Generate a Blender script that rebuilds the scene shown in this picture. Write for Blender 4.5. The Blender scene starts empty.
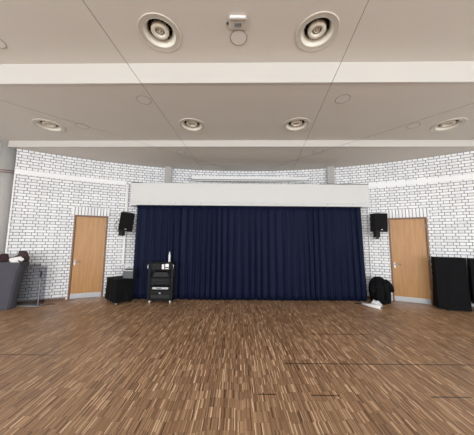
import bpy, bmesh, math, random
from mathutils import Vector, Matrix
random.seed(7)
PI = math.pi
SC = bpy.context.scene
COL = SC.collection

# ------------------------------------------------------------------ camera
cam_d = bpy.data.cameras.new('camera'); cam = bpy.data.objects.new('camera', cam_d); COL.objects.link(cam)
cam_d.sensor_width = 36; cam_d.sensor_fit = 'HORIZONTAL'; cam_d.lens = 220 / 474 * 36
PITCH = math.atan(23 / 220)
cam.matrix_world = Matrix.Translation((0, 0, 1.5)) @ Matrix.Rotation(PI / 2 + PITCH, 4, 'X') @ Matrix.Rotation(math.radians(.5), 4, 'Z')
cam_d.clip_start = .05
SC.camera = cam

# ------------------------------------------------------------------ world, daylight, exposure
w = bpy.data.worlds.new('sky'); SC.world = w; w.use_nodes = True
w.node_tree.nodes['Background'].inputs[0].default_value = (.80, .90, 1.0, 1)
w.node_tree.nodes['Background'].inputs[1].default_value = 1.0
SC.view_settings.view_transform = 'Standard'; SC.view_settings.look = 'None'
SC.view_settings.gamma = 1; SC.view_settings.use_curve_mapping = False
SC.view_settings.exposure = 0.66

def area(name, loc, target, sx, sy, power, color):
    d = bpy.data.lights.new(name, 'AREA'); d.shape = 'RECTANGLE'; d.size = sx; d.size_y = sy
    d.energy = power; d.color = color
    o = bpy.data.objects.new(name, d); COL.objects.link(o); o.location = loc
    o.rotation_euler = (Vector(target) - Vector(loc)).to_track_quat('-Z', 'Y').to_euler()
    return o
# daylight outside the rear windows and the side windows (all behind the viewpoint)
area('daylight_rear', (0, -6.45, 1.95), (0, 0, 1.95), 15, 2.7, 680, (.97, .98, 1.0))
area('daylight_left', (-8.75, -2.4, 1.95), (0, -2.4, 1.95), 6.6, 2.7, 165, (.93, .97, 1.0))
area('daylight_right', (8.75, -2.4, 1.95), (0, -2.4, 1.95), 6.6, 2.7, 165, (.93, .97, 1.0))

# ------------------------------------------------------------------ materials
def mat(name, color, rough=.6, metal=0, coat=0, spec=.5, sheen=0):
    m = bpy.data.materials.new(name); m.use_nodes = True
    b = m.node_tree.nodes['Principled BSDF']
    b.inputs['Base Color'].default_value = (*color, 1); b.inputs['Roughness'].default_value = rough
    b.inputs['Metallic'].default_value = metal; b.inputs['Coat Weight'].default_value = coat
    b.inputs['Specular IOR Level'].default_value = spec; b.inputs['Sheen Weight'].default_value = sheen
    return m
def nodes(m):
    nt = m.node_tree
    def N(t, **k):
        n = nt.nodes.new(t)
        for a, v in k.items(): setattr(n, a, v)
        return n
    return nt, N, nt.links.new, nt.nodes['Principled BSDF']
def noisy(name, c1, c2, scale, rough=.6, bump=0, stretch=(1, 1, 1), metal=0, detail=4, spec=.5, sheen=0, coat=0):
    m = mat(name, c1, rough, metal, spec=spec, sheen=sheen, coat=coat)
    nt, N, L, b = nodes(m)
    tc = N('ShaderNodeTexCoord'); mp = N('ShaderNodeMapping'); mp.inputs['Scale'].default_value = stretch
    no = N('ShaderNodeTexNoise'); no.inputs['Scale'].default_value = scale; no.inputs['Detail'].default_value = detail
    mx = N('ShaderNodeMix', data_type='RGBA'); mx.inputs[6].default_value = (*c1, 1); mx.inputs[7].default_value = (*c2, 1)
    L(tc.outputs['Object'], mp.inputs[0]); L(mp.outputs[0], no.inputs['Vector'])
    L(no.outputs['Fac'], mx.inputs[0]); L(mx.outputs[2], b.inputs['Base Color'])
    if bump:
        bp = N('ShaderNodeBump'); bp.inputs['Strength'].default_value = bump; bp.inputs['Distance'].default_value = .01
        L(no.outputs['Fac'], bp.inputs['Height']); L(bp.outputs[0], b.inputs['Normal'])
    return m

def brick_mat(name, swap=False):
    m = mat(name, (.8, .8, .8), .45)
    nt, N, L, b = nodes(m)
    uv = N('ShaderNodeUVMap'); uv.uv_map = 'UVMap'
    br = N('ShaderNodeTexBrick')
    br.offset = .5; br.offset_frequency = 2; br.squash = .5; br.squash_frequency = 2
    i = br.inputs
    i['Scale'].default_value = 1
    i['Color1'].default_value = (.88, .89, .90, 1); i['Color2'].default_value = (.74, .75, .77, 1)
    i['Mortar'].default_value = (.10, .105, .115, 1); i['Mortar Smooth'].default_value = .15; i['Bias'].default_value = -.2
    if swap:
        i['Brick Width'].default_value = .28; i['Row Height'].default_value = .0715; i['Mortar Size'].default_value = .0075
        br.squash = 1; br.offset = 0
        sp = N('ShaderNodeSeparateXYZ'); cb = N('ShaderNodeCombineXYZ')
        L(uv.outputs[0], sp.inputs[0]); L(sp.outputs[1], cb.inputs[0]); L(sp.outputs[0], cb.inputs[1])
        ad = N('ShaderNodeVectorMath', operation='ADD'); ad.inputs[1].default_value = (-2.12 + 2.8, 0, 0)
        L(cb.outputs[0], ad.inputs[0]); L(ad.outputs[0], br.inputs['Vector'])
    else:
        i['Brick Width'].default_value = .215; i['Row Height'].default_value = .0715; i['Mortar Size'].default_value = .0062
        L(uv.outputs[0], br.inputs['Vector'])
    no = N('ShaderNodeTexNoise'); no.inputs['Scale'].default_value = 2.2; no.inputs['Detail'].default_value = 5
    rp = N('ShaderNodeMapRange'); rp.inputs['From Min'].default_value = .3; rp.inputs['From Max'].default_value = .7
    rp.inputs['To Min'].default_value = .9; rp.inputs['To Max'].default_value = 1.0
    tc = N('ShaderNodeTexCoord'); L(tc.outputs['Object'], no.inputs['Vector']); L(no.outputs['Fac'], rp.inputs[0])
    mu = N('ShaderNodeVectorMath', operation='SCALE'); L(br.outputs['Color'], mu.inputs[0]); L(rp.outputs[0], mu.inputs['Scale'])
    L(mu.outputs[0], b.inputs['Base Color'])
    bp = N('ShaderNodeBump'); bp.invert = True; bp.inputs['Strength'].default_value = .6; bp.inputs['Distance'].default_value = .008
    L(br.outputs['Fac'], bp.inputs['Height']); L(bp.outputs[0], b.inputs['Normal'])
    return m

def floor_mat():
    m = mat('mosaic_parquet', (.2, .12, .07), .42, spec=.45)
    nt, N, L, b = nodes(m)
    tc = N('ShaderNodeTexCoord'); sp = N('ShaderNodeSeparateXYZ'); L(tc.outputs['Object'], sp.inputs[0])
    def M(op, a, bb=None, c=None):
        n = N('ShaderNodeMath', operation=op)
        for k, v in enumerate((a, bb, c)):
            if v is None: continue
            if isinstance(v, (int, float)): n.inputs[k].default_value = v
            else: L(v, n.inputs[k])
        return n.outputs[0]
    X, Y = sp.outputs[0], sp.outputs[1]
    grp = M('FLOOR', M('DIVIDE', X, .0784))
    wng = N('ShaderNodeTexWhiteNoise', noise_dimensions='1D'); L(grp, wng.inputs['W'])
    rowf = M('ADD', M('DIVIDE', Y, .12), M('MULTIPLY', wng.outputs['Value'], .5)); row = M('FLOOR', rowf)
    wn0 = N('ShaderNodeTexWhiteNoise', noise_dimensions='1D'); L(row, wn0.inputs['W'])
    xs = M('ADD', M('DIVIDE', X, .0098), M('MULTIPLY', wn0.outputs['Value'], .0)); st = M('FLOOR', xs)
    cb = N('ShaderNodeCombineXYZ'); L(st, cb.inputs[0]); L(row, cb.inputs[1])
    wn = N('ShaderNodeTexWhiteNoise', noise_dimensions='2D'); L(cb.outputs[0], wn.inputs['Vector'])
    ramp = N('ShaderNodeValToRGB'); e = ramp.color_ramp.elements
    e[0].position = 0; e[0].color = (.13, .066, .032, 1)
    e[1].position = 1; e[1].color = (.85, .60, .38, 1)
    for p, c in ((.18, (.29, .160, .083, 1)), (.55, (.40, .232, .125, 1)), (.85, (.56, .35, .20, 1))):
        q = e.new(p); q.color = c
    cb3 = N('ShaderNodeCombineXYZ'); L(st, cb3.inputs[0]); L(M('FLOOR', M('DIVIDE', row, 5)), cb3.inputs[1])
    wn3 = N('ShaderNodeTexWhiteNoise', noise_dimensions='2D'); L(cb3.outputs[0], wn3.inputs['Vector'])
    tone = M('ADD', M('MULTIPLY', wn.outputs['Value'], .62), M('MULTIPLY', wn3.outputs['Value'], .38)); tone = M('MULTIPLY_ADD', tone, 1.28, -.14); L(tone, ramp.inputs[0])
    # long strips of the same tone, a panel of strips at a time
    cb2 = N('ShaderNodeCombineXYZ'); L(M('FLOOR', M('DIVIDE', X, .30)), cb2.inputs[0]); L(M('FLOOR', M('DIVIDE', Y, .45)), cb2.inputs[1])
    wn2 = N('ShaderNodeTexWhiteNoise', noise_dimensions='2D'); L(cb2.outputs[0], wn2.inputs['Vector'])
    no = N('ShaderNodeTexNoise'); no.inputs['Scale'].default_value = .9; no.inputs['Detail'].default_value = 6; L(tc.outputs['Object'], no.inputs['Vector'])
    f = M('ADD', M('MULTIPLY', wn2.outputs['Value'], .05), M('MULTIPLY_ADD', no.outputs['Fac'], .5, .62))
    # dark joints between strips and rows
    fx = M('FRACT', xs); fy = M('FRACT', rowf)
    jx = M('LESS_THAN', fx, .07); jy = M('LESS_THAN', fy, .022)
    j = M('MAXIMUM', jx, jy)
    # the open panel joints: two long thin gaps across the floor
    def gap(y0, x0, x1, hw=.010):
        return M('MULTIPLY', M('LESS_THAN', M('ABSOLUTE', M('SUBTRACT', Y, y0)), hw), M('MULTIPLY', M('GREATER_THAN', X, x0), M('LESS_THAN', X, x1)))
    g = gap(2.88, .60, 3.2)
    for a in ((2.32, .74, 1.02), (2.33, .22, .40), (3.03, -3.4, -2.35), (2.31, 1.9, 2.3), (3.75, 1.2, 2.2)): g = M('MAXIMUM', g, gap(*a))
    dark = M('SUBTRACT', 1, M('MAXIMUM', M('MULTIPLY', j, .38), M('MULTIPLY', g, .7)))
    mu = N('ShaderNodeVectorMath', operation='SCALE'); L(ramp.outputs[0], mu.inputs[0]); L(M('MULTIPLY', f, dark), mu.inputs['Scale'])
    L(mu.outputs[0], b.inputs['Base Color'])
    L(M('MULTIPLY_ADD', wn.outputs['Value'], .18, .34), b.inputs['Roughness'])
    bp = N('ShaderNodeBump'); bp.inputs['Strength'].default_value = .15; bp.inputs['Distance'].default_value = .002
    L(wn.outputs['Value'], bp.inputs['Height']); L(bp.outputs[0], b.inputs['Normal'])
    return m

def wood_mat():
    m = mat('oak_veneer', (.5, .3, .15), .42)
    nt, N, L, b = nodes(m)
    tc = N('ShaderNodeTexCoord'); mp = N('ShaderNodeMapping'); mp.inputs['Scale'].default_value = (14, 14, .7)
    no = N('ShaderNodeTexNoise'); no.inputs['Scale'].default_value = 2.5; no.inputs['Detail'].default_value = 8; no.inputs['Distortion'].default_value = .6
    r = N('ShaderNodeValToRGB'); e = r.color_ramp.elements
    e[0].position = .3; e[0].color = (.36, .175, .054, 1); e[1].position = .72; e[1].color = (.50, .262, .085, 1)
    L(tc.outputs['Object'], mp.inputs[0]); L(mp.outputs[0], no.inputs['Vector']); L(no.outputs['Fac'], r.inputs[0]); L(r.outputs[0], b.inputs['Base Color'])
    return m

BRICK = brick_mat('white_painted_brick'); SOLDIER = brick_mat('white_painted_brick_upright', True)
FLOOR = floor_mat(); OAK = wood_mat()
WHITEBRICK = noisy('white_painted_ledge', (.80, .81, .82), (.88, .89, .90), 6, .45)
FRAME = noisy('brown_wood_frame', (.16, .075, .035), (.24, .12, .06), 20, .5, stretch=(1, 1, .1))
CEIL = noisy('ceiling_paint', (.61, .575, .52), (.65, .615, .56), .8, .65)
BAND = noisy('white_gloss_band', (.55, .53, .49), (.58, .56, .52), 1.0, .22, coat=.3)
PLASTER = noisy('white_plaster', (.61, .62, .60), (.65, .655, .64), 3, .6)
WHITE = noisy('white_plastic', (.78, .78, .77), (.82, .82, .81), 5, .4)
CONC = noisy('grey_concrete', (.36, .355, .34), (.44, .43, .41), 6, .8, .2)
NAVY = noisy('navy_velvet', (.0042, .0068, .0235), (.0078, .0125, .037), 5, .6, .1, stretch=(1, 1, .15), sheen=.0, spec=.10)
BLACKCLOTH = noisy('black_cloth', (.003, .0032, .004), (.007, .0075, .009), 9, .8, .3, spec=.12)
BLACK = noisy('black_plastic', (.003, .003, .0035), (.006, .006, .0065), 12, .5, spec=.2)
GRILLE = noisy('black_speaker_grille', (.002, .002, .0025), (.006, .006, .006), 300, .7, .3, spec=.15)
GREYMET = noisy('dark_grey_metal', (.018, .019, .021), (.03, .031, .034), 10, .5, spec=.3)
STEEL = noisy('brushed_steel', (.36, .37, .385), (.44, .45, .46), 30, .35, metal=.8, stretch=(.1, 1, 1))
CREAM = noisy('cream_enamel', (.70, .67, .58), (.75, .72, .63), 6, .35)
DARK = noisy('dark_void', (.012, .011, .010), (.03, .027, .022), 20, .8)
CHAR = noisy('charcoal_stretch_fabric', (.048, .048, .062), (.062, .062, .078), 6, .75, .1, sheen=.1)
MAROON = noisy('maroon_cloth', (.012, .003, .007), (.030, .006, .014), 8, .85, .4)
GREYWIRE = noisy('grey_cable', (.16, .15, .14), (.20, .19, .18), 10, .6)
RUST = noisy('red_brown_cable', (.16, .06, .04), (.22, .09, .06), 10, .6)
BASE = noisy('brown_skirting', (.12, .065, .04), (.17, .09, .055), 12, .5)
FRAMEW = noisy('white_window_frame', (.7, .7, .7), (.75, .75, .75), 4, .4)
PALEBLUE = noisy('pale_grey_panel', (.32, .34, .37), (.38, .40, .43), 6, .4)
GLASS = mat('clear_acrylic', (.53, .54, .57), .03); GLASS.node_tree.nodes['Principled BSDF'].inputs['Transmission Weight'].default_value = 1
GLASS.node_tree.nodes['Principled BSDF'].inputs['IOR'].default_value = 1.1
DIM = noisy('dim_grey_panel', (.075, .08, .085), (.11, .115, .12), 8, .5)
FLANGE = noisy('beige_enamel', (.52, .49, .43), (.56, .53, .46), 6, .4)
SILVER = noisy('silver_plastic', (.5, .5, .5), (.58, .58, .58), 10, .35, metal=.3)

# ------------------------------------------------------------------ helpers
def box(bm, x0, x1, y0, y1, z0, z1, m=None):
    vs = [bm.verts.new(v) for v in ((x0,y0,z0),(x1,y0,z0),(x1,y1,z0),(x0,y1,z0),(x0,y0,z1),(x1,y0,z1),(x1,y1,z1),(x0,y1,z1))]
    if m is not None:
        for v in vs: v.co = m @ v.co
    for f in ((0,3,2,1),(4,5,6,7),(0,1,5,4),(1,2,6,5),(2,3,7,6),(3,0,4,7)): bm.faces.new([vs[i] for i in f])
    return vs
def prism(bm, pts, z0, z1):
    a = [bm.verts.new((x, y, z0)) for x, y in pts]; b = [bm.verts.new((x, y, z1)) for x, y in pts]
    n = len(pts); bm.faces.new(list(reversed(a))); bm.faces.new(b)
    for i in range(n): bm.faces.new([a[i], a[(i+1)%n], b[(i+1)%n], b[i]])
def tube(bm, pts, r, n=10, caps=True):
    pts = [Vector(p) for p in pts]; rings = []
    for i, p in enumerate(pts):
        d = (pts[min(i+1, len(pts)-1)] - pts[max(i-1, 0)]).normalized()
        up = Vector((0, 0, 1)) if abs(d.z) < .95 else Vector((1, 0, 0))
        a = d.cross(up).normalized(); b = d.cross(a).normalized()
        rr = r[i] if isinstance(r, (list, tuple)) else r
        rings.append([bm.verts.new(p + a * rr * math.cos(2*PI*k/n) + b * rr * math.sin(2*PI*k/n)) for k in range(n)])
    for i in range(len(rings)-1):
        for k in range(n): bm.faces.new([rings[i][k], rings[i][(k+1)%n], rings[i+1][(k+1)%n], rings[i+1][k]])
    if caps: bm.faces.new(list(reversed(rings[0]))); bm.faces.new(rings[-1])
def lathe(bm, prof, n=40, cx=0, cy=0, closed=False):
    rings = []
    for r, z in prof:
        if r < 1e-5: rings.append([bm.verts.new((cx, cy, z))])
        else: rings.append([bm.verts.new((cx + r*math.cos(2*PI*k/n), cy + r*math.sin(2*PI*k/n), z)) for k in range(n)])
    seq = list(zip(rings, rings[1:])) + ([(rings[-1], rings[0])] if closed else [])
    for a, b in seq:
        for k in range(n):
            k2 = (k+1) % n
            if len(a) == 1 and len(b) == 1: continue
            if len(a) == 1: bm.faces.new([a[0], b[k2], b[k]])
            elif len(b) == 1: bm.faces.new([a[k], a[k2], b[0]])
            else: bm.faces.new([a[k], a[k2], b[k2], b[k]])
def obj(name, bm, m, parent=None, smooth=False, bevel=0, subsurf=0, solid=0, loc=None, rotz=None, recalc=True):
    if recalc: bmesh.ops.recalc_face_normals(bm, faces=bm.faces)
    me = bpy.data.meshes.new(name); bm.to_mesh(me); bm.free()
    for x in (m if isinstance(m, (list, tuple)) else [m]): me.materials.append(x)
    if smooth:
        for p in me.polygons: p.use_smooth = True
    o = bpy.data.objects.new(name, me); COL.objects.link(o)
    if parent: o.parent = parent
    if loc: o.location = loc
    if rotz is not None: o.rotation_euler = (0, 0, rotz)
    if solid: md = o.modifiers.new('solid', 'SOLIDIFY'); md.thickness = solid; md.offset = 0
    if bevel: md = o.modifiers.new('bevel', 'BEVEL'); md.width = bevel; md.segments = 2; md.limit_method = 'ANGLE'
    if subsurf: md = o.modifiers.new('sub', 'SUBSURF'); md.levels = subsurf; md.render_levels = subsurf
    return o
def B(): return bmesh.new()
def boxes(*bs):
    bm = B()
    for b in bs: box(bm, *b)
    return bm
def thing(name, label, cat, loc=(0,0,0), rotz=0, group=None):
    o = bpy.data.objects.new(name, None); COL.objects.link(o); o.location = loc; o.rotation_euler = (0, 0, rotz)
    o.empty_display_size = .1
    return tag(o, label, cat, group)
def tag(o, label, cat, group=None):
    o['label'] = label; o['category'] = cat
    if group: o['group'] = group
    return o
def struct(o): o['kind'] = 'structure'; return o
def dup(root, loc, rotz, label, group=None):
    r = root.copy(); COL.objects.link(r); r.location = loc; r.rotation_euler = (0, 0, rotz); r['label'] = label
    if group: r['group'] = group
    for ch in list(root.children):
        c = ch.copy(); COL.objects.link(c); c.parent = r
        for g in ch.children:
            d = g.copy(); COL.objects.link(d); d.parent = c
    return r

# ------------------------------------------------------------------ the room: a curved white brick wall around the stage
CX, CY, R = .06, -3.03, 9.68
T = math.radians
def arc(th, r=R, z=0): return Vector((CX + r*math.sin(T(th)), CY + r*math.cos(T(th)), z))
H1, H2, H3 = 4.125, 3.80, 3.65
DL = (-26.15, -21.65); DR = (24.05, 28.85); DH = 2.12

def arc_wall(name, t0, t1, ztop, rad=R, doors=(), sold=()):
    bm = B(); uvl = bm.loops.layers.uv.new('UVMap')
    ts = sorted(set([t0, t1] + [d for p in doors for d in p] + [d for p in sold for d in p] + [t0 + (t1-t0)*i/80 for i in range(81)]))
    zs = [0, DH, 2.345, ztop]
    def quad(ps, uvs, mi=0):
        f = bm.faces.new([bm.verts.new(p) for p in ps]); f.material_index = mi
        for l, u in zip(f.loops, uvs): l[uvl].uv = u
    th = .18
    for a, b in zip(ts, ts[1:]):
        mid = (a+b)/2
        for k in range(3):
            if k == 0 and any(p[0] < mid < p[1] for p in doors): continue
            z0, z1 = zs[k], zs[k+1]
            ua, ub = rad*T(a)+20, rad*T(b)+20
            mi = 1 if k == 1 and any(p[0] < mid < p[1] for p in sold) else 0
            quad([arc(a,rad,z0), arc(b,rad,z0), arc(b,rad,z1), arc(a,rad,z1)], [(ua,z0),(ub,z0),(ub,z1),(ua,z1)], mi)
            quad([arc(b,rad+th,z0), arc(a,rad+th,z0), arc(a,rad+th,z1), arc(b,rad+th,z1)], [(ub,z0),(ua,z0),(ua,z1),(ub,z1)])
    for a, top in [(t0, ztop), (t1, ztop)] + [(d, DH) for p in doors for d in p]:
        quad([arc(a,rad,0), arc(a,rad+th,0), arc(a,rad+th,top), arc(a,rad,top)], [(0,0),(th,0),(th,top),(0,top)])
    for p in doors:
        quad([arc(p[0],rad,DH), arc(p[1],rad,DH), arc(p[1],rad+th,DH), arc(p[0],rad+th,DH)], [(0,0),(.7,0),(.7,.1),(0,.1)])
    return struct(obj(name, bm, [BRICK, SOLDIER], recalc=False))
arc_wall('wall_back', -33.35, 52, 4.3, doors=(DL, DR), sold=((DL[0]-.35, DL[1]+.2), (DR[0]-.2, DR[1]+.35)))
arc_wall('wall_left', -60, -35.7, 4.3, rad=9.86)

struct(obj('floor', boxes((-9.2, 9.2, -6.4, 7.4, -.1, 0)), FLOOR))

def slab(name, pts, z0, z1, m, holes=()):
    bm = B(); prism(bm, pts, z0, z1)
    o = obj(name, bm, m)
    if holes:
        c = B()
        for x, y in holes: lathe(c, [(0, z0-.1), (.222, z0-.1), (.222, z0+.25), (0, z0+.25)], 48, x, y)
        co = obj('cutter', c, m)
        md = o.modifiers.new('cut', 'BOOLEAN'); md.object = co; md.operation = 'DIFFERENCE'; md.solver = 'EXACT'
        bpy.context.view_layer.update()
        dg = bpy.context.evaluated_depsgraph_get()
        me = bpy.data.meshes.new_from_object(o.evaluated_get(dg))
        o.modifiers.clear(); o.data = me; bpy.data.objects.remove(co)
    return struct(o)
def b1(x): return 3.028 - .0184*x
def b2(x): return 4.889 - .0222*x
near_h = [(-1.006, 2.556), (.992, 2.524)]
mid_h = [(-3.858, 4.28), (-.923, 4.215), (1.168, 4.161), (4.152, 4.119)]
slab('ceiling', [(-9.2,-6.4), (9.2,-6.4), (9.2,b1(9.2)), (-9.2,b1(-9.2))], H1, H1+.5, CEIL, near_h)
slab('ceiling', [(-9.2,b1(-9.2)), (9.2,b1(9.2)), (9.2,7.4), (-9.2,7.4)], H2, H2+.84, CEIL, mid_h)
slab('ceiling', [(-5.39,b2(-5.39)), (9.2,b2(9.2)), (9.2,7.4), (-5.39,7.4)], H3, H2, CEIL)
# white faces of the two steps in the ceiling, each with a small lip at its lower edge
def band(name, yf, x0, x1, z0, z1):
    bm = B(); prism(bm, [(x0,yf(x0)-.02), (x1,yf(x1)-.02), (x1,yf(x1)), (x0,yf(x0))], z0-.006, z1)
    prism(bm, [(x0,yf(x0)-.035), (x1,yf(x1)-.035), (x1,yf(x1)-.02), (x0,yf(x0)-.02)], z0-.006, z0+.012)
    return struct(obj(name, bm, BAND))
band('trim_1', b1, -9.1, 9.1, H2, H1)
band('trim_2', b2, -5.41, 5.52, H3, H2)

# walls and windows behind the viewpoint
def wall_open(name, axis, c, a0, a1, wins, z0=.65, z1=3.3, th=.2):
    bm = B()
    def bx(p0, p1, q0, q1):
        if axis == 'y': box(bm, p0, p1, c, c+th, q0, q1)
        else: box(bm, c, c+th, p0, p1, q0, q1)
    bx(a0, a1, 0, z0); bx(a0, a1, z1, H1)
    cur = a0
    for s, e in wins: bx(cur, s, z0, z1); cur = e
    bx(cur, a1, z0, z1)
    return struct(obj(name, bm, PLASTER))
nwin = [0]
def window(axis, c, a0, a1, z0=.65, z1=3.3, n=4):
    nwin[0] += 1; bm = B()
    def bx(p0, p1, q0, q1):
        if axis == 'y': box(bm, p0, p1, c, c+.07, q0, q1)
        else: box(bm, c, c+.07, p0, p1, q0, q1)
    bx(a0, a1, z0, z0+.06); bx(a0, a1, z1-.06, z1); bx(a0, a1, 2.45, 2.5)
    for i in range(n+1):
        x = a0 + (a1-a0-.06)*i/n; bx(x, x+.06, z0+.06, z1-.06)
    struct(obj('window_%d' % nwin[0], bm, FRAMEW))
wall_open('wall_rear', 'y', -6.25, -8.5, 8.5, [(-7.6,-2.8), (-2.4,2.4), (2.8,7.6)])
for s, e in ((-7.6,-2.8), (-2.4,2.4), (2.8,7.6)): window('y', -6.18, s, e)
wall_open('wall_right', 'x', 8.35, -6.05, 2.2, [(-5.6,-2.4), (-2.1,1.1)])
wall_open('wall_west', 'x', -8.55, -6.05, 2.2, [(-5.6,-2.4), (-2.1,1.1)])
for c in (8.41, -8.48):
    for s, e in ((-5.6,-2.4), (-2.1,1.1)): window('x', c, s, e, n=3)

# skirting and the smooth ledge course around the brick wall
def arc_strip(name, t0, t1, z0, z1, dep, m, n=None, r=R, off=.001):
    bm = B(); n = n or max(2, int(abs(t1-t0)/1.2)); prev = None
    for i in range(n+1):
        t = t0 + (t1-t0)*i/n
        q = [bm.verts.new(v) for v in (arc(t,r-off,z0), arc(t,r-off-dep,z0), arc(t,r-off-dep,z1), arc(t,r-off,z1))]
        if prev:
            for k in range(4): bm.faces.new([prev[k], prev[(k+1)%4], q[(k+1)%4], q[k]])
        else: bm.faces.new(q)
        prev = q
    bm.faces.new(list(reversed(prev)))
    return obj(name, bm, m)
struct(arc_strip('baseboard_left', -33.3, DL[0]-.25, 0, .06, .015, BASE))
struct(arc_strip('baseboard_back', DL[1]+.25, DR[0]-.25, 0, .06, .015, BASE))
struct(arc_strip('baseboard_right', DR[1]+.25, 52, 0, .06, .015, BASE))
struct(arc_strip('trim_3', -33.3, -19.35, 3.03, 3.145, .012, WHITEBRICK))
struct(arc_strip('trim_4', 21.0, 52, 2.985, 3.09, .006, WHITEBRICK))
struct(obj('trim_5', boxes((-.012, .012, -.02, .0, 0, 3.03)), WHITE, loc=arc(-33.2, R-.002), rotz=T(33.2)))

# doors
def door(n, rng, hand_side, shade_hinge):
    mid = sum(rng)/2; wd = 2*R*math.sin(T((rng[1]-rng[0])/2)) - .004
    lf = boxes((-wd/2+.037, wd/2-.037, .02, .06, .008, DH-.037))
    d = struct(obj('door_%d' % n, lf, OAK, loc=arc(mid, R-.012), rotz=-T(mid), bevel=.002))
    obj('door_frame', boxes((-wd/2, -wd/2+.034, -.01, .09, 0, DH-.002), (wd/2-.034, wd/2, -.01, .09, 0, DH-.002), (-wd/2+.034, wd/2-.034, -.01, .09, DH-.036, DH-.002)), FRAME, d)
    obj('kick_plate', boxes((-wd/2+.04, wd/2-.04, .014, .02, .012, .130)), STEEL, d)
    hx = hand_side*(wd/2-.085)
    esc = obj('door_plate', boxes((hx-.018, hx+.018, .012, .02, .83, .97)), STEEL, d, bevel=.003)
    bm = B(); s = -hand_side
    tube(bm, [(hx,.012,.93), (hx,-.035,.93), (hx+s*.02,-.045,.93), (hx+s*.12,-.045,.93)], .010)
    obj('door_handle', bm, STEEL, esc, smooth=True)
    bm = B(); lathe(bm, [(0,-.0),(.012,-.0),(.012,.01),(0,.01)], 12)
    for z in (.25, 1.05, 1.85):
        bm2 = B(); tube(bm2, [(-hand_side*(wd/2-.036),.008,z), (-hand_side*(wd/2-.036),.008,z+.09)], .008)
        obj('hinge', bm2, STEEL, d)
    bm.free()
door(1, DL, -1, 0)
door(2, DR, -1, 0)

# pillars and the round column
def pillar(th, label, w_=.185):
    o = obj('concrete_pillar', boxes((-w_/2, w_/2, -.12, -.002, 0, H3)), CONC, loc=arc(th, R), rotz=-T(th), bevel=.006)
    return tag(o, label, 'pillar', 'square pillars against the curved wall')
pillar(-12.65, 'grey square pillar showing above the pelmet, left one, near the roller screen case')
pillar(15.95, 'grey square pillar showing above the pelmet, right one, past the roller screen case')
bm = B(); lathe(bm, [(0,0),(.17,0),(.17,H2),(0,H2)], 40)
colm = tag(obj('round_column', bm, CONC, loc=(-5.53, 5.16, 0), smooth=False), 'thick round grey concrete column at the left end of the brick wall', 'column')
for p in colm.data.polygons: p.use_smooth = abs(p.normal.z) < .5
bm = B()
for z in (3.11, 3.06):
    tube(bm, [(-5.53+.182*math.cos(a), 5.16+.182*math.sin(a), z + .02*math.sin(a*1.0)) for a in [2*PI*i/32 for i in range(33)]], .009, 8, caps=False)
tag(obj('cable_loop', bm, RUST), 'red brown cable wound around the round column', 'cable')

# ------------------------------------------------------------------ pelmet over the stage and the curtain
pel = thing('stage_pelmet', 'long white pelmet board above the navy curtain', 'pelmet', (0, 5.75, 2.40))
obj('fascia_board', boxes((-2.83, 3.50, 0, .16, .095, .612)), PLASTER, pel, bevel=.003)
obj('lower_board', boxes((-2.83, 3.50, -.004, .16, .0, .092)), PLASTER, pel, bevel=.003)
obj('top_edge', boxes((-2.83, -2.55, .0, .05, .614, .630), (-2.55, 2.2, .03, .05, .614, .622), (2.2, 3.50, .0, .05, .614, .628)), DARK, pel)
obj('end_return', boxes((-2.83, -2.80, .162, .40, 0, .60)), PLASTER, pel)
for i in range(9):
    bm = B(); box(bm, -.007, .007, -.0065, -.004, -.007, .007)
    obj('screw', bm, GREYMET, pel, loc=(-2.3 + .67*i, 0, .075))

def curtain():
    bm = B(); x0, x1 = -2.60, 3.235; nx, nz = 900, 16
    rnd = random.Random(3); ph = [rnd.uniform(0, 6.28) for _ in range(8)]
    rows = []
    for j in range(nz+1):
        v = j/nz; z = .022 + (2.385-.022)*v; low = 1-v
        row = []
        for i in range(nx+1):
            u = i/nx; x = x0 + (x1-x0)*u
            wv = x + .05*math.sin(x*2.3+ph[0]) + .03*math.sin(x*5.1+ph[1]) + .012*low*math.sin(x*9+ph[2])
            a = 2*PI*wv/.165
            y = .080*(1-abs(math.sin(a/2))**.5)*(.5+.5*low**.5)                     # rounded folds with deep narrow valleys
            y += .030*(1-abs(math.sin(a*1.07+ph[3]+.5*low))**.5)*(.6+.4*math.sin(x*1.7+ph[4]))
            y += .012*math.sin(x*3.1+ph[5])*low + .006*math.sin(wv*37+ph[6]+low)
            y += .005*math.sin(a*4+ph[7])*v - .03
            dx = .05*(x-.3)/2.9*low*(1 if x > 0 else .2)
            row.append(bm.verts.new((x+dx + .010*math.cos(a)*low, 5.705+y, z)))
        rows.append(row)
    for j in range(nz):
        for i in range(nx): bm.faces.new([rows[j][i], rows[j][i+1], rows[j+1][i+1], rows[j+1][i]])
    o = obj('stage_curtain', bm, NAVY, smooth=True, solid=.004)
    tag(o, 'wide navy blue pleated stage curtain hanging down to the floor', 'curtain')
curtain()
bm = boxes((-2.62, 3.24, 5.655, 5.725, 2.388, 2.399))
tag(obj('curtain_rail', bm, DARK), 'thin dark rail along the top of the navy curtain', 'curtain rail')

# roller screen case above the pelmet
sc_ = thing('roller_screen', 'long white roller screen case on the bricks above the pelmet', 'projection screen', (.37, 6.30, 3.25))
obj('screen_case', boxes((-1.70, 1.70, -.05, .05, .02, .105)), WHITE, sc_, bevel=.008)
obj('pull_bar', boxes((-1.67, 1.67, -.045, -.02, -.025, -.005)), WHITE, sc_)
for x in (-1.6, 1.6): obj('bracket', boxes((x-.02, x+.02, .05, .10, .03, .09)), GREYMET, sc_)

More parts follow.
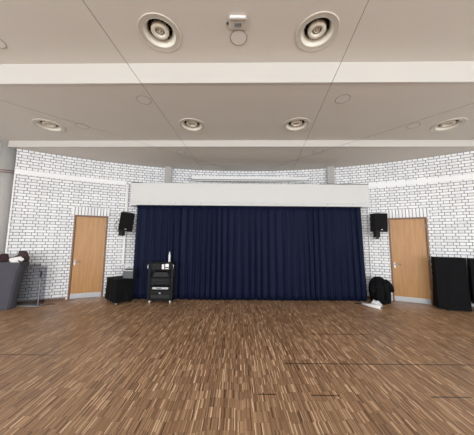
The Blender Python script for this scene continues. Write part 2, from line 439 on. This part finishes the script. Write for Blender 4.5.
# ducts and pipes on the brick wall
bm = B(); box(bm, -.027, .027, -.04, -.002, .80, 3.04)
d = tag(obj('cable_duct', bm, WHITE, loc=arc(-19.08, R), rotz=T(19.08)), 'white cable duct running down the bricks behind the left loudspeaker', 'cable duct')
d2 = arc_strip('duct_arm', -18.9, -16.6, .775, .815, .035, WHITE, off=.002)
tag(d2, 'white horizontal cable duct from the duct foot towards the curtain', 'cable duct'); d2.name = 'cable_duct'
bm = B(); tube(bm, [(0,0,.02), (0,0,2.985)], .014)
tag(obj('pipe', bm, WHITE, loc=arc(21.35, R-.02)), 'thin white pipe down the bricks right of the curtain', 'pipe')

# ------------------------------------------------------------------ on the ceiling
def diffuser(x, y, z, label):
    t = thing('ceiling_diffuser', label, 'air vent', (x, y, z), 0, 'round air diffusers in the ceiling')
    bm = B(); lathe(bm, [(.254,-.0015),(.254,-.007),(.250,-.009),(.200,-.006),(.200,-.0015)], 48, closed=True)
    o_ = obj('outer_ring', bm, FLANGE, t, smooth=False)
    bm = B(); lathe(bm, [(.199,-.008),(.195,-.004),(.156,.055),(.152,.095),(.199,.095)], 48, closed=True); obj('cone', bm, CREAM, t, smooth=False)
    bm = B(); lathe(bm, [(.262,-.0015),(.262,-.010),(.254,-.011),(.254,-.0015)], 48, closed=True); obj('rim', bm, CREAM, t)
    bm = B(); lathe(bm, [(0,.10),(.214,.10),(.214,.11),(0,.11)], 40); obj('backing', bm, BLACK, t)
    bm = B(); lathe(bm, [(.112,.030),(.106,.016),(.080,.010),(.060,.022),(.056,.08),(.112,.08)], 40, closed=True)
    obj('middle_ring', bm, CREAM, t, smooth=True)
    bm = B(); lathe(bm, [(.044,.04),(.036,.03),(.030,.03),(.024,.05),(.044,.06)], 32, closed=True)
    obj('inner_ring', bm, CREAM, t, smooth=True)
    for k in range(12):
        bm = B(); box(bm, .115, .150, -.003, .003, .05, .085, Matrix.Rotation(2*PI*k/12, 4, 'Z')); obj('vane', bm, GREYMET, t)
    bm = B(); lathe(bm, [(0,.03),(.016,.03),(.018,.10),(0,.10)], 16); obj('centre_bolt', bm, CREAM, t, smooth=True)
    return t
d0 = diffuser(*near_h[0], H1, 'large round cream air diffuser in the near ceiling, left of the detector box')
dup(d0, (*near_h[1], H1), 0, 'large round cream air diffuser in the near ceiling, right of the detector box')
for (x, y), lb in zip(mid_h, ('round air diffuser in the lower ceiling nearest the round column', 'round air diffuser in the lower ceiling, second from the left, near the long left wire',
        'round air diffuser in the lower ceiling above the middle of the curtain, right of centre', 'round air diffuser in the lower ceiling, farthest right near the right door side')):
    dup(d0, (x, y, H2), 0, lb)
COVER = noisy('ceiling_cover_paint', (.63, .60, .55), (.67, .64, .59), 2, .6)
SEAM = noisy('grey_seam', (.27, .255, .24), (.31, .295, .28), 5, .8)
def cover(x, y, z, label, r=.115, first=[None]):
    if first[0] is None or r != .115:
        t = thing('ceiling_cover', label, 'ceiling cover', (x, y, z), 0, 'flat round covers in the ceiling')
        bm = B(); lathe(bm, [(0,-.004),(r-.010,-.004),(r-.010,-.001),(0,-.001)], 36); obj('cover_plate', bm, COVER, t)
        bm = B(); lathe(bm, [(r-.009,-.0045),(r,-.0045),(r,-.001),(r-.009,-.001)], 36, closed=True); obj('rim', bm, SEAM, t)
        if r == .115: first[0] = t
    else: dup(first[0], (x, y, z), 0, label)
cover(-1.557, 3.422, H2, 'flat round ceiling cover beside the long left wire')
cover(1.699, 3.351, H2, 'flat round ceiling cover right of the long right wire')
cover(-3.174, 4.28, H2, 'flat round ceiling cover right of the leftmost small diffuser')
cover(3.486, 4.149, H2, 'flat round ceiling cover left of the rightmost small diffuser')
cover(-3.164-.1, 2.683, H1, 'flat round ceiling cover cut by the left edge of the photo')
cover(-1.389, 5.208, H3, 'flat round cover in the lowest ceiling, left side', )
cover(1.927, 5.076, H3, 'flat round cover in the lowest ceiling, right side')
cover(0.0, 2.605, H1, 'round ceiling plate touching the detector box', r=.112)
dt = thing('ceiling_detector', 'small rectangular white box on the near ceiling between the two large diffusers', 'detector', (-.012, 2.40, H1))
obj('housing', boxes((-.11, .11, -.055, .085, -.014, -.001)), FLANGE, dt, bevel=.006)
obj('front_bar', boxes((-.095, .095, -.085, -.058, -.030, -.001)), WHITE, dt, bevel=.004)
obj('sensor_panel', boxes((-.045, .045, -.01, .05, -.018, -.014)), PALEBLUE, dt)
obj('button', boxes((-.135, -.115, .0, .02, -.012, -.001)), DARK, dt)
for k in (-.02, .005, .03): obj('slot', boxes((k-.004, k+.004, .0, .035, -.020, -.0182)), DARK, dt)

def wire(p, q, label, r=.0032, ext=1.0):
    bm = B(); tube(bm, [p, q], r, 8)
    tag(obj('ceiling_wire', bm, GREYWIRE), label, 'wire', 'thin wires strung under the ceiling')
def line(a, b, ya, yb, z=3.625):
    f = lambda y: (a[0] + (b[0]-a[0])*(y-a[1])/(b[1]-a[1]), y, z)
    return f(ya), f(yb)
wire(*line((-1.398,1.75),(-1.076,6.31), -6.0, 6.56), 'thin grey wire running lengthwise under the ceiling, left of the detector box')
wire(*line((1.148,1.73),(1.652,6.238), -6.0, 6.48), 'thin grey wire running lengthwise under the ceiling, right of the detector box')
wire(*line((-3.665,3.184),(-.712,5.96), 0.2, 6.5, 3.620), 'thin grey wire running diagonally under the lower ceiling on the left', .0026)
wire(*line((3.617,3.169),(1.623,5.525), -.6, 6.3, 3.630), 'thin grey wire running diagonally under the lower ceiling on the right', .0026)

# ------------------------------------------------------------------ loudspeakers on the wall
def speaker(loc, rot, label, mountx, pole_to):
    t = thing('wall_loudspeaker', label, 'loudspeaker', (loc[0], loc[1], loc[2]), 0, 'black loudspeakers on the brick wall')
    m = Matrix.Translation((0, 0, 0)) @ Matrix.Rotation(rot[2], 4, 'Z') @ Matrix.Rotation(rot[0], 4, 'X') @ Matrix.Rotation(rot[1], 4, 'Y')
    def mk(name, mt, bm, bev=0):
        for v in bm.verts: v.co = m @ v.co
        return obj(name, bm, mt, t, bevel=bev)
    bm = B(); vs = []
    for z in (-.235, .235):
        vs.append([bm.verts.new((x, y, z)) for x, y in ((-.165,-.15),(.165,-.15),(.11,.13),(-.11,.13))])
    bm.faces.new(vs[0]); bm.faces.new(vs[1])
    for k in range(4): bm.faces.new([vs[0][k], vs[0][(k+1)%4], vs[1][(k+1)%4], vs[1][k]])
    cab = mk('cabinet', BLACK, bm, .012)
    mk('front_grille', GRILLE, boxes((-.15, .15, -.158, -.150, -.20, .22)), .003)
    mk('badge', SILVER, boxes((-.022, .022, -.160, -.158, -.185, -.168)))
    bm = B(); p = Vector(pole_to) - Vector(loc)
    tube(bm, [(0,.02,-.20), (mountx,.06,-.30), (mountx, .10, -.33), p], .022, 10)
    obj('mount_arm', bm, BLACK, t, smooth=True)
    obj('mount_block', boxes((mountx-.06, mountx+.06, .0, .10, -.37, -.22)), BLACK, t, bevel=.01)
    obj('wall_plate', boxes((p.x-.05, p.x+.05, p.y-.005, p.y+.02, p.z-.08, p.z+.08)), BLACK, t)
    return t
pl = arc(-19.7, R-.045, 1.72); pr = arc(22.4, R-.045, 1.66)
speaker((-2.85, 5.66, 1.965), (T(12), T(5), T(28)), 'black loudspeaker tilted on the brick wall left of the curtain', -.13, pl)
speaker((3.60, 5.62, 1.985), (T(3), 0, T(4)), 'black loudspeaker upright on the brick wall right of the curtain', .0, pr)
bm = B(); tube(bm, [arc(22.45, R-.02, 1.66) + Vector((.09*math.sin(a)-.0, -.03, -.11 + .10*math.cos(a)*.8)) for a in [2*PI*i/16*.9+.3 for i in range(17)]], .008, 8)
tag(obj('cable_coil', bm, WHITE, smooth=True), 'loop of white cable below the right loudspeaker', 'cable')
bm = B(); tube(bm, [arc(-20.1, R-.03, 2.05), arc(-20.5, R-.02, 1.95), arc(-20.6, R-.02, 1.82), arc(-20.1, R-.03, 1.72)], .006, 8)
tag(obj('speaker_cable', bm, BLACK, smooth=True), 'thin black cable hanging left of the left loudspeaker', 'cable')

# ------------------------------------------------------------------ draped cloth helper
def drape(bm, pts, z0, z1, amp=.012, seed=1, flare=.0, lowf=None, n=26, nz=8, top_sag=0):
    """closed cloth cover around a footprint polygon"""
    rnd = random.Random(seed); P = [Vector((x, y, 0)) for x, y in pts]; ring = []; c = sum(P, Vector())/len(P)
    for i in range(len(P)):
        a, b = P[i], P[(i+1) % len(P)]; e = (b-a).normalized(); nn = Vector((e.y, -e.x, 0)); k = max(3, int((b-a).length/.03))
        for j in range(k): ring.append((a + (b-a)*j/k, nn, (b-a).length*j/k + i*3.7))
    ph = [rnd.uniform(0, 6.28) for _ in range(6)]; rows = []
    for j in range(nz+1):
        v = j/nz; low = 1-v; row = []
        for p, nn, s in ring:
            wv = amp*low*(math.sin(s*22+ph[0]) + .7*math.sin(s*41+ph[1]+low*2) + .5*math.sin(s*9+ph[2]+low))
            q = p + nn*(wv + flare*low*low)
            zz = z0 + (z1-z0)*v + (lowf(p) if lowf else 0)*low + .004*math.sin(s*13+ph[3])*low
            row.append(bm.verts.new((q.x, q.y, max(zz, .003))))
        rows.append(row)
    m = len(ring)
    for j in range(nz):
        for i in range(m): bm.faces.new([rows[j][i], rows[j][(i+1)%m], rows[j+1][(i+1)%m], rows[j+1][i]])
    bm.faces.new(rows[-1])

# black cloth covered box on casters, left of the curtain
bx_ = thing('covered_box', 'black cloth covered box on casters between the left door and the curtain', 'covered box', (0, 0, 0))
ex, ey = Vector((.766,-.643,0)), Vector((.643,.766,0)); o0 = Vector((-3.225, 5.61, 0))
def fp(a, b): q = o0 + ex*a + ey*b; return (q.x, q.y)
bm = B(); drape(bm, [fp(0,0), fp(.60,0), fp(.60,.38), fp(0,.38)], .045, .562, .006, 4, .012)
obj('cloth_cover', bm, BLACKCLOTH, bx_, smooth=False)
for a, b in ((.03,.04), (.56,.03), (.56,.34), (.03,.34)):
    x, y = fp(a, b); bm = B(); tube(bm, [(x-.012,y,.024), (x+.012,y,.024)], .023, 14); tube(bm, [(x,y,.04),(x,y,.06)], .012, 8)
    obj('caster', bm, SILVER if (a, b) == (.56,.03) else BLACK, bx_, smooth=True)
x, y = fp(.40, .17)
gb = thing('small_amplifier', 'small dark grey box standing on the black covered box', 'amplifier', (-2.61, 5.50, .563), -T(4))
obj('body', boxes((-.13, .13, -.08, .08, 0, .21)), GREYMET, gb, bevel=.006)
obj('front_grille', boxes((-.12, .12, -.086, -.081, .015, .17)), DIM, gb)
obj('top_strip', boxes((-.12, .12, -.086, -.081, .18, .2)), SILVER, gb)

# ------------------------------------------------------------------ equipment rack on casters
RX, RY = -1.815, 5.50
rk = thing('equipment_rack', 'black wheeled equipment rack in front of the navy curtain', 'equipment rack', (RX, RY, 0))
for sx in (-1, 1):
    for sy in (-1, 1):
        obj('post', boxes((sx*.262-.018, sx*.262+.018, sy*.16-.018, sy*.16+.018, .07, .95)), BLACK, rk, bevel=.004)
    bm = B(); tube(bm, [(sx*.285, -.20, .80), (sx*.305, -.215, .82), (sx*.305, -.215, .90), (sx*.285, -.20, .92)], .010); obj('handle', bm, STEEL, rk, smooth=True)
    obj('edge_strip', boxes((sx*.286-.004, sx*.286+.004, -.184, -.17, .10, .78)), GREYMET, rk)
obj('top_frame', boxes((-.28, .28, -.18, .18, .945, .962)), BLACK, rk, bevel=.003)
obj('base_frame', boxes((-.28, .28, -.18, .18, .07, .10)), BLACK, rk, bevel=.003)
for z in (.295, .42, .60, .775): obj('shelf', boxes((-.243, .243, -.17, .17, z, z+.008)), BLACK, rk)
obj('back_panel', boxes((-.243, .243, .15, .16, .11, .93)), BLACK, rk)
for sx in (-1, 1):
    for sy in (-1, 1):
        bm = B(); tube(bm, [(sx*.245-.014, sy*.15, .034), (sx*.245+.014, sy*.15, .034)], .033, 16)
        w_ = obj('caster', bm, SILVER if sy < 0 else BLACK, rk, smooth=True)
        bm = boxes((sx*.245-.022, sx*.245-.016, sy*.15-.018, sy*.15+.018, .03, .07), (sx*.245+.016, sx*.245+.022, sy*.15-.018, sy*.15+.018, .03, .07), (sx*.245-.022, sx*.245+.022, sy*.15-.018, sy*.15+.018, .062, .07))
        obj('caster_fork', bm, SILVER if sy < 0 else BLACK, w_)
def unit(name, label, cat, z0, z1, bodym, parts, x0=-.235, x1=.235, yf=-.165):
    t = thing(name, label, cat, (RX, RY, 0)); obj('case', boxes((x0, x1, yf+.006, .12, z0, z1)), bodym, t, bevel=.003)
    for nm, mt, bs in parts:
        for b in bs: obj(nm, boxes(b), mt, t)
    return t
unit('power_amplifier', 'dark grey amplifier with a lit display lowest in the rack', 'amplifier', .106, .285, GREYMET,
     [('front_panel', BLACK, [(-.225,.225,-.167,-.160,.115,.275)]), ('knob', SILVER, [(-.02,.015,-.180,-.168,.225,.255)]), ('vent', GREYMET, [(-.21+.055*i,-.17+.055*i,-.171,-.168,.13,.20) for i in range(8)])])
unit('media_player', 'slim player with a bright silver front low in the rack', 'media player', .306, .392, BLACK,
     [('front_panel', SILVER, [(-.185,.19,-.170,-.160,.330,.375)]), ('display', BLACK, [(-.09,.03,-.172,-.1705,.345,.362)])])
unit('patch_panel', 'black panel with two rows of grey knobs in the middle of the rack', 'audio unit', .430, .585, BLACK,
     [('knob', GREYMET, [(-.19+.047*i, -.165+.047*i, -.182, -.160, z, z+.03) for i in range(8) for z in (.465,.53)])])
t = thing('tape_deck', 'dark unit with a sloping grey front in the upper half of the rack', 'audio unit', (RX, RY, 0))
bm = B()
a = [bm.verts.new(v) for v in ((-.20,-.165,.612),(.20,-.165,.612),(.235,.12,.612),(-.235,.12,.612))]
b = [bm.verts.new(v) for v in ((-.15,-.10,.72),(.15,-.10,.72),(.20,.12,.74),(-.20,.12,.74))]
bm.faces.new(list(reversed(a))); bm.faces.new(b)
for k in range(4): bm.faces.new([a[k], a[(k+1)%4], b[(k+1)%4], b[k]])
obj('case', bm, GREYMET, t, bevel=.003)
obj('front_strip', boxes((-.19, .19, -.172, -.166, .615, .63)), BLACK, t)
unit('black_mixer', 'black control unit at the upper left of the rack', 'audio unit', .786, .935, BLACK,
     [('knob', GREYMET, [(-.20+.05*i, -.18+.05*i, -.178, -.160, z, z+.022) for i in range(4) for z in (.81,.86,.90)])], x1=0.0)
unit('white_receiver', 'small device with white front panels at the upper right of the rack', 'audio unit', .786, .935, BLACK,
     [('front_panel', WHITE, [(.02,.075,-.172,-.160,.80,.915), (.10,.185,-.172,-.160,.85,.925)]), ('display', SILVER, [(.10,.185,-.170,-.160,.80,.83)])], x0=.01)
bm = B(); lathe(bm, [(0,0),(.022,0),(.024,.02),(.024,.17),(.014,.20),(.012,.245),(0,.247)], 16)
tag(obj('white_bottle', bm, WHITE, loc=(RX+.165, RY-.02, .963), smooth=True), 'slim white upright bottle standing on top of the rack', 'bottle')

for o in list(COL.objects):
    if o.name.split('.')[0] in ('equipment_rack','power_amplifier','media_player','patch_panel','tape_deck','black_mixer','white_receiver'): o.scale = (1, .68, 1)
# ------------------------------------------------------------------ left: stretch covered table with things on it
tb = thing('covered_table', 'table in a charcoal stretch cover at the left edge', 'table', (0, 0, 0))
bm = B(); rows = []
xr = lambda v: -4.80 + .12*v + .10*max(0, v)**7
for j in range(21):
    v = j/20; z = .004 + .97*v; X1 = xr(v) ; k = .10*(1-v)
    ring = [(-5.5, 4.79), (X1-.10, 4.79+.02*(1-v)), (X1-.04, 4.81), (X1-.01, 4.85), (X1, 4.90), (X1, 4.95), (X1-.02, 4.99), (X1-.07, 5.02), (-5.15, 4.99), (-5.5, 4.89)]
    rows.append([bm.verts.new((x, y, z)) for x, y in ring])
n_ = len(rows[0])
for j in range(20):
    for i in range(n_): bm.faces.new([rows[j][i], rows[j][(i+1)%n_], rows[j+1][(i+1)%n_], rows[j+1][i]])
bm.faces.new(rows[-1]); bm.faces.new(list(reversed(rows[0])))
obj('stretch_cover', bm, CHAR, tb, smooth=False, bevel=.004)
obj('tabletop', boxes((-5.48, xr(1)-.02, 4.81, 4.97, .9745, .985)), CHAR, tb, bevel=.003)

def heap(name, label, cat, loc, size, m, seed, extra=None, sub=2, lump=.22, flat=True):
    rnd = random.Random(seed); bm = B(); bmesh.ops.create_icosphere(bm, subdivisions=4, radius=1)
    dirs = [(Vector((rnd.uniform(-1,1), rnd.uniform(-1,1), rnd.uniform(-.3,1))).normalized(), rnd.uniform(2, 7), rnd.uniform(0, 6)) for _ in range(9)]
    for v in bm.verts:
        p = v.co.copy(); s = 1 + sum(lump/4*math.sin(d.dot(p)*f*1.6+ph) for d, f, ph in dirs)
        z = p.z*s
        if flat: z = max(z, -.55)
        v.co = Vector((p.x*s*size[0], p.y*s*size[1], (z+.55)*size[2]/1.55))
    o = obj(name, bm, m, smooth=True, loc=loc)
    return tag(o, label, cat)
heap('folded_cloth', 'dark maroon cloth bundle on the stretch covered table', 'cloth', (-5.10, 4.87, .986), (.15,.04,.18), MAROON, 3)
heap('dark_bundle', 'dark patterned bundle at the back right of the covered table', 'cloth', (-4.735, 4.935, .987), (.145,.026,.215), noisy('dark_patterned_cloth', (.006,.005,.005), (.07,.035,.035), 60, .8, .4, detail=2), 8, lump=.3)
heap('white_cloth', 'crumpled white cloth with dark spots at the table edge', 'cloth', (-4.77, 4.85, .986), (.140,.028,.12), noisy('white_spotted_cloth', (.85,.84,.83), (.62,.6,.6), 14, .8, .3), 12)
bm = B(); tube(bm, [(-4.66,4.775,1.03), (-4.60,4.765,1.0), (-4.57,4.76,.93)], [.012,.018,.010], 10)
tag(obj('dark_strap', bm, DARK, smooth=True), 'dark strap hanging over the right corner of the covered table', 'strap')

# clear acrylic stand
ac = thing('acrylic_stand', 'clear acrylic stand on the floor right of the stretch covered table', 'stand', (-4.655, 5.17, 0))
obj('front_panel', boxes((-.24, .215, -.088, -.08, .02, .93)), GLASS, ac)
obj('side_panel', boxes((.217, .225, -.088, .08, .02, .87)), GLASS, ac)
obj('base_plate', boxes((-.25, .235, -.10, .09, .001, .012)), PALEBLUE, ac, bevel=.003)
obj('metal_edge', boxes((.226, .240, -.094, -.08, .02, .62)), STEEL, ac)
obj('metal_clip', boxes((.226, .243, -.096, -.078, .64, .78)), BLACK, ac)
bm = B(); tube(bm, [(-4.38,5.14,.006), (-4.33,5.22,.006), (-4.22,5.28,.006), (-4.15,5.20,.006)], .006, 8)
tag(obj('floor_cable', bm, BLACK, smooth=True), 'thin black cable lying on the floor beside the acrylic stand', 'cable')

# ------------------------------------------------------------------ right: black covered piece and the pile by the curtain
cv = thing('covered_furniture', 'chest-high piece fully hidden under a black cloth beside the right door', 'covered furniture', (0, 0, 0))
bm = B(); drape(bm, [(4.56,5.14), (5.06,4.915), (5.15,5.10), (4.65,5.33)], .03, 1.16, .006, 9, .02, lowf=None)
obj('cloth_cover', bm, BLACKCLOTH, cv)
obj('inner_shelf', boxes((4.70, 5.05, 5.05, 5.12, .0, .06)), BLACK, cv)
cv2 = thing('covered_cabinet', 'black cloth covered cabinet cut by the right edge of the photo', 'covered furniture', (0, 0, 0))
bm = B(); drape(bm, [(5.085,4.865), (5.80,4.44), (5.90,4.60), (5.205,5.04)], .20, 1.15, .006, 17, .01)
obj('cloth_cover', bm, BLACKCLOTH, cv2)
for x, y in ((5.21, 4.90), (5.78, 4.52)): obj('leg', boxes((x-.02, x+.02, y-.0, y+.04, 0, .24)), SILVER, cv2)
obj('foot_rail', boxes((5.23, 5.72, 4.84, 4.88, .0, .05)), SILVER, cv2, rotz=None)

pile = thing('cloth_covered_pile', 'rounded pile under black cloth between the curtain and the right door', 'covered pile', (3.56, 5.62, 0))
pile.scale = (.93, 1, .98)
rnd = random.Random(5)
bm = B(); rows = []; nr = 56
prof = [(0,.245),(.08,.25),(.18,.265),(.28,.275),(.38,.265),(.46,.235),(.53,.195),(.58,.15),(.615,.10),(.635,.05)]
for z, r in prof:
    row = []
    for k in range(nr):
        a = 2*PI*k/nr; low = 1-z/.64
        s = 1 + .06*low*math.sin(a*7+z*5) + .045*math.sin(a*11+z*16) + .05*math.sin(a*3+1.5+z*6)
        sx = 1.0 if math.cos(a) > 0 else 1.06 - .15*low
        row.append(bm.verts.new((r*s*sx*math.cos(a) - .03*z, r*s*.62*math.sin(a), .004 + z + .01*math.sin(a*5))))
    rows.append(row)
for r0, r1 in zip(rows, rows[1:]):
    for k in range(nr): bm.faces.new([r0[k], r0[(k+1)%nr], r1[(k+1)%nr], r1[k]])
bm.faces.new(rows[-1]); bm.faces.new(list(reversed(rows[0])))
obj('cloth_cover', bm, BLACKCLOTH, pile, smooth=True)
bm = B(); tube(bm, [(.12,-.03,.53), (.19,-.05,.47), (.245,-.06,.40), (.285,-.06,.33), (.30,-.06,.28)], [.075,.08,.07,.055,.035], 14)
obj('sleeve', bm, BLACKCLOTH, pile, smooth=True)
bm = B(); tube(bm, [(-.12,-.12,.56), (-.19,-.16,.42), (-.21,-.17,.25), (-.20,-.17,.10)], [.03,.035,.03,.02], 10)
obj('fold', bm, BLACKCLOTH, pile, smooth=True)
bm = B(); tube(bm, [(.02,-.12,.56), (.05,-.165,.36), (.04,-.17,.12)], [.025,.03,.02], 10)
obj('fold', bm, BLACKCLOTH, pile, smooth=True)

roll = thing('white_roll', 'white paper roll lying on the floor in front of the black cloth pile', 'roll', (0,0,0))
p0, p1 = Vector((2.985, 5.39, .042)), Vector((3.205, 5.05, .042))
bm = B(); tube(bm, [p0, p0.lerp(p1,.4), p1], [.028,.037,.040], 18); obj('paper_roll', bm, WHITE, roll, smooth=True)
dd = (p1-p0).normalized(); bm = B(); tube(bm, [p1+dd*.001, p1+dd*.006], .022, 14); obj('end_hole', bm, DARK, roll)
bag = heap('crumpled_bag', 'crumpled white plastic bag behind the white roll on the floor', 'plastic bag', (3.27, 5.31, .003), (.105,.06,.13), noisy('white_bag', (.75,.76,.78), (.4,.41,.43), 16, .35, .5), 21)
bm = B(); tube(bm, [(3.28,5.60,.006), (3.16,5.52,.006), (3.0,5.50,.006), (2.86,5.53,.006)], .006, 8)
tag(obj('floor_cable', bm, BLACK, smooth=True), 'thin black cable on the floor at the right end of the curtain', 'cable')
